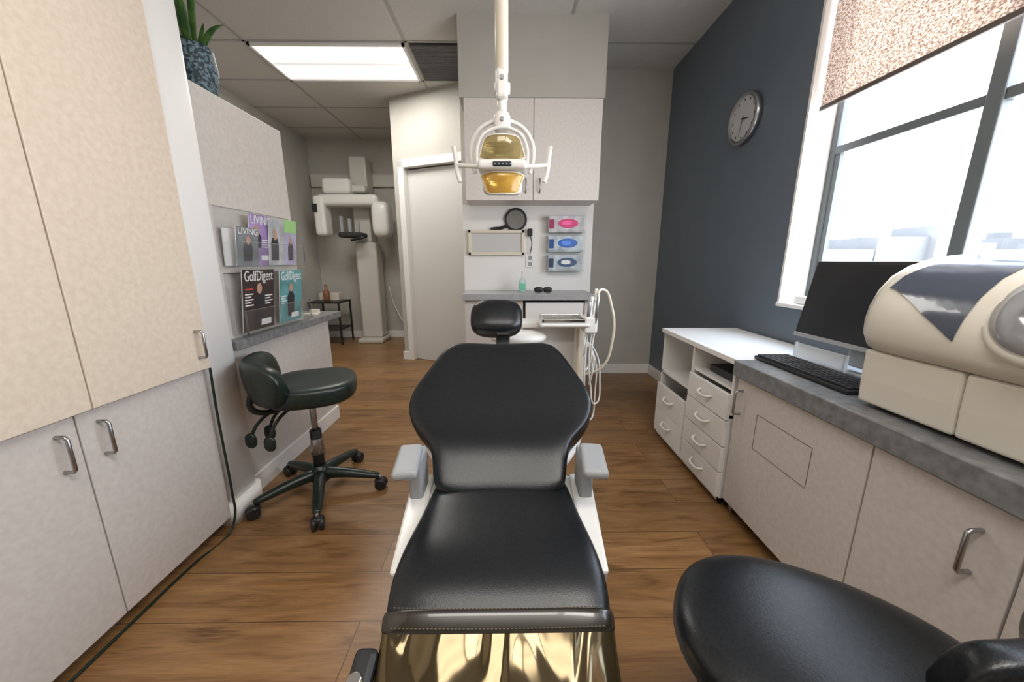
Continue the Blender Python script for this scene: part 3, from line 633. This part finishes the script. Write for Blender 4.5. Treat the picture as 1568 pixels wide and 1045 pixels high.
boxes('access_panel_outline',[(FX-.0012,FX+.002,1.035,1.295,.378,.3795),(FX-.0012,FX+.002,1.035,1.295,.52,.5215),(FX-.0012,FX+.002,1.035,1.0365,.378,.5215),(FX-.0012,FX+.002,1.2935,1.295,.378,.5215)],mat('panel_seam',(.12,.10,.09),.8),e)
handle_on('pull_a',FX,1.395,.53,-.03,.10,e);handle_on('pull_b',FX,.625,.515,-.03,.10,e);handle_on('pull_c',FX,.50,.515,-.03,.10,e)
cyl('levelling_foot',(1.0,1.415,.0),(1.0,1.415,.075),.012,M_steel,e)
box('worktop',.942,1.416,-.40,1.443,.635,.70,M_counter,e,.004)
e=empty('computer_monitor')
R=Matrix.Rotation(math.radians(9),3,'Y')
def mon(name,x0,x1,y0,y1,z0,z1,m,bevel=.004):
    p=Vector((1.20,0,.80));V=[p+R@Vector((x,y,z)) for x in (x0,x1) for y in (y0,y1) for z in (z0,z1)]
    return mesh_obj(name,V,BF,m,e,bevel=bevel)
mon('bezel',0,.03,.995,1.475,0,.305,M_black);mon('screen',-.0015,.001,1.01,1.46,.018,.292,M_screen,0)
mon('bottom_bezel',-.003,.002,.995,1.475,0,.016,M_grey,.001)
mon('rear_housing',.03,.055,1.08,1.36,.06,.24,M_black,.012)
box('stand_neck',1.235,1.26,1.18,1.26,.73,.92,M_grey,e,.006);box('stand_foot',1.21,1.37,1.08,1.38,.701,.715,M_grey,e,.006)
e=empty('clear_organizer_box')
boxes('walls',[(1.19,1.194,1.22,1.45,.702,.775),(1.19,1.205,1.446,1.45,.702,.775),(1.19,1.205,1.22,1.224,.702,.775),(1.19,1.205,1.22,1.45,.702,.706)],mat('frosted',(.75,.78,.8),.3,alpha=.55),e)
e=empty('computer_keyboard')
box('body',1.035,1.175,1.03,1.46,.701,.716,M_black,e,.004)
L=[]
for r_ in range(6):
    for c_ in range(22):
        L.append((1.042+.0215*r_,1.059+.0215*r_,1.037+.0189*c_,1.0525+.0189*c_,.716,.723))
boxes('keys',L,mat('key_black',(.02,.02,.022),.5),e,.001,1)
box('small_tissue_box',1.45,1.52,1.74,1.82,.893,.93,M_white,bevel=.004)
# ------------------------------------------------------------------ milling machine
e=empty('dental_milling_machine')
low=[(1.005,.712),(1.0,.78),(.998,.862),(1.38,.862),(1.385,.712)]
def prism(name,prof,ys,m,sub=0,bevel=.008,scales=None,smooth=False):
    V=[];n=len(prof);cx=sum(p[0] for p in prof)/n;cz=sum(p[1] for p in prof)/n
    for i,y in enumerate(ys):
        s=scales[i] if scales else 1
        for x,z in prof:V.append((cx+(x-cx)*s,y,cz+(z-cz)*s))
    F=[]
    for j in range(len(ys)-1):
        for i in range(n):F.append((j*n+i,j*n+(i+1)%n,(j+1)*n+(i+1)%n,(j+1)*n+i))
    F+=[tuple(range(n)),tuple((len(ys)-1)*n+i for i in range(n))]
    o=mesh_obj(name,V,F,m,e,bevel=bevel,sub=sub,bseg=3)
    if smooth:
        for p in o.data.polygons:
            if len(p.vertices)==4:p.use_smooth=True
    return o
prism('lower_casing',low,[.40,.742],M_cream);prism('lower_casing_end',low,[.745,.972],M_cream)
boxes('feet',[(1.03,1.07,y,y+.04,.70,.712) for y in (.45,.90)]+[(1.32,1.36,y,y+.04,.70,.712) for y in (.45,.90)],M_black,e)
P=[(.992,.866),(.975,.90),(.972,.94),(.978,.98),(.995,1.025),(1.025,1.065),(1.07,1.095),(1.13,1.115),(1.20,1.122),(1.28,1.118),(1.34,1.09),(1.375,1.03),(1.385,.95),(1.385,.866)]
prism('dome_casing',P,[.40,.89,.94,.962,.978],M_cream,bevel=0,scales=[1,1,.99,.965,.92],smooth=True)
def on_prof(t,off):
    pts=[Vector(p) for p in P[:10]];t=t*(len(pts)-1);i=min(int(t),len(pts)-2);f=t-i
    p=pts[i].lerp(pts[i+1],f);tg=(pts[i+1]-pts[i]).normalized();nn=Vector((-tg.y,tg.x));
    return p+nn*off
V=[];F=[];nu,nv_=24,14
for i in range(nu+1):
    u=i/nu;y=.935-.175*u
    tb=.46-.27*u**1.3;tt=.46+.30*min(1,u*3)**.6
    for j in range(nv_+1):
        p=on_prof(tb+(tt-tb)*j/nv_,.003);V.append((p.x,y-.03*(j/nv_)*(u-.2),p.y))
for i in range(nu):
    for j in range(nv_):k=i*(nv_+1)+j;F.append((k,k+1,k+nv_+2,k+nv_+1))
mesh_obj('dark_visor',V,F,M_slate,e,smooth=True)
ax=Vector((-1,0,.55)).normalized()
lathe('chamber_rim',Vector((1.03,.625,1.0)),ax,[(0,.115),(.02,.118),(.032,.112),(.034,.098),(.028,.094),(.0,.094)],M_cream,e,48)
lathe('chamber_window',Vector((1.02,.625,1.0)),ax,[(0,.096),(.032,.095),(.044,.07),(.05,.03)],M_smoke,e,48)
lathe('chamber_spindle',Vector((1.0,.625,1.015)),ax,[(0,.03),(.05,.03),(.055,.02),(.06,.012)],M_steel,e,24)
# ------------------------------------------------------------------ lights
W=bpy.data.worlds.new('World');S.world=W;W.use_nodes=True
n=W.node_tree.nodes;l=W.node_tree.links;bg=n['Background']
tc=n.new('ShaderNodeTexCoord');sp=n.new('ShaderNodeSeparateXYZ');l.new(tc.outputs['Generated'],sp.inputs[0])
r=n.new('ShaderNodeValToRGB');r.color_ramp.elements[0].position=0;r.color_ramp.elements[0].color=(.94,.96,1,1);r.color_ramp.elements[1].position=.8;r.color_ramp.elements[1].color=(.65,.80,1,1)
l.new(sp.outputs['Z'],r.inputs[0]);l.new(r.outputs[0],bg.inputs['Color']);bg.inputs['Strength'].default_value=11
def look(o,dirv):o.rotation_euler=Vector(dirv).to_track_quat('-Z','Y').to_euler()
sl=bpy.data.lights.new('sun','SUN');sl.energy=14;sl.angle=.01;sl.color=(1,.93,.82);so=bpy.data.objects.new('sun',sl);link(so);look(so,(-1.375,-1.136,-.51));so.location=(5,5,4)
pl=bpy.data.lights.new('window_portal','AREA');pl.shape='RECTANGLE';pl.size=1.8;pl.size_y=1.5;pl.cycles.is_portal=True
po=bpy.data.objects.new('window_portal',pl);link(po);po.location=(1.60,.97,1.65);look(po,(-1,0,0))
for i,(x,y,ex,ey,pw) in enumerate(((-1.355,3.42,1.1,.5,24),(-.155,-.18,1.1,.5,20),(.93,-.18,.88,.5,24),(-2.3,.42,.55,.5,10))):  # first lamp serves the visible panel, the rest the added unseen panels
    al=bpy.data.lights.new('ceiling_lamp','AREA');al.shape='RECTANGLE';al.size=ex;al.size_y=ey;al.energy=pw;al.color=(1,.95,.88)
    ao=bpy.data.objects.new('ceiling_lamp',al);link(ao);ao.location=(x,y,CZ-.03)
# ------------------------------------------------------------------ camera
cd=bpy.data.cameras.new('camera');cd.sensor_width=36;cd.lens=12.74;cd.clip_start=.02;cd.clip_end=1000
co=bpy.data.objects.new('camera',cd);link(co);co.location=(0,0,1.1)
co.rotation_euler=(math.radians(90-12.4),0,math.radians(-.72));S.camera=co
S.view_settings.view_transform='Standard'
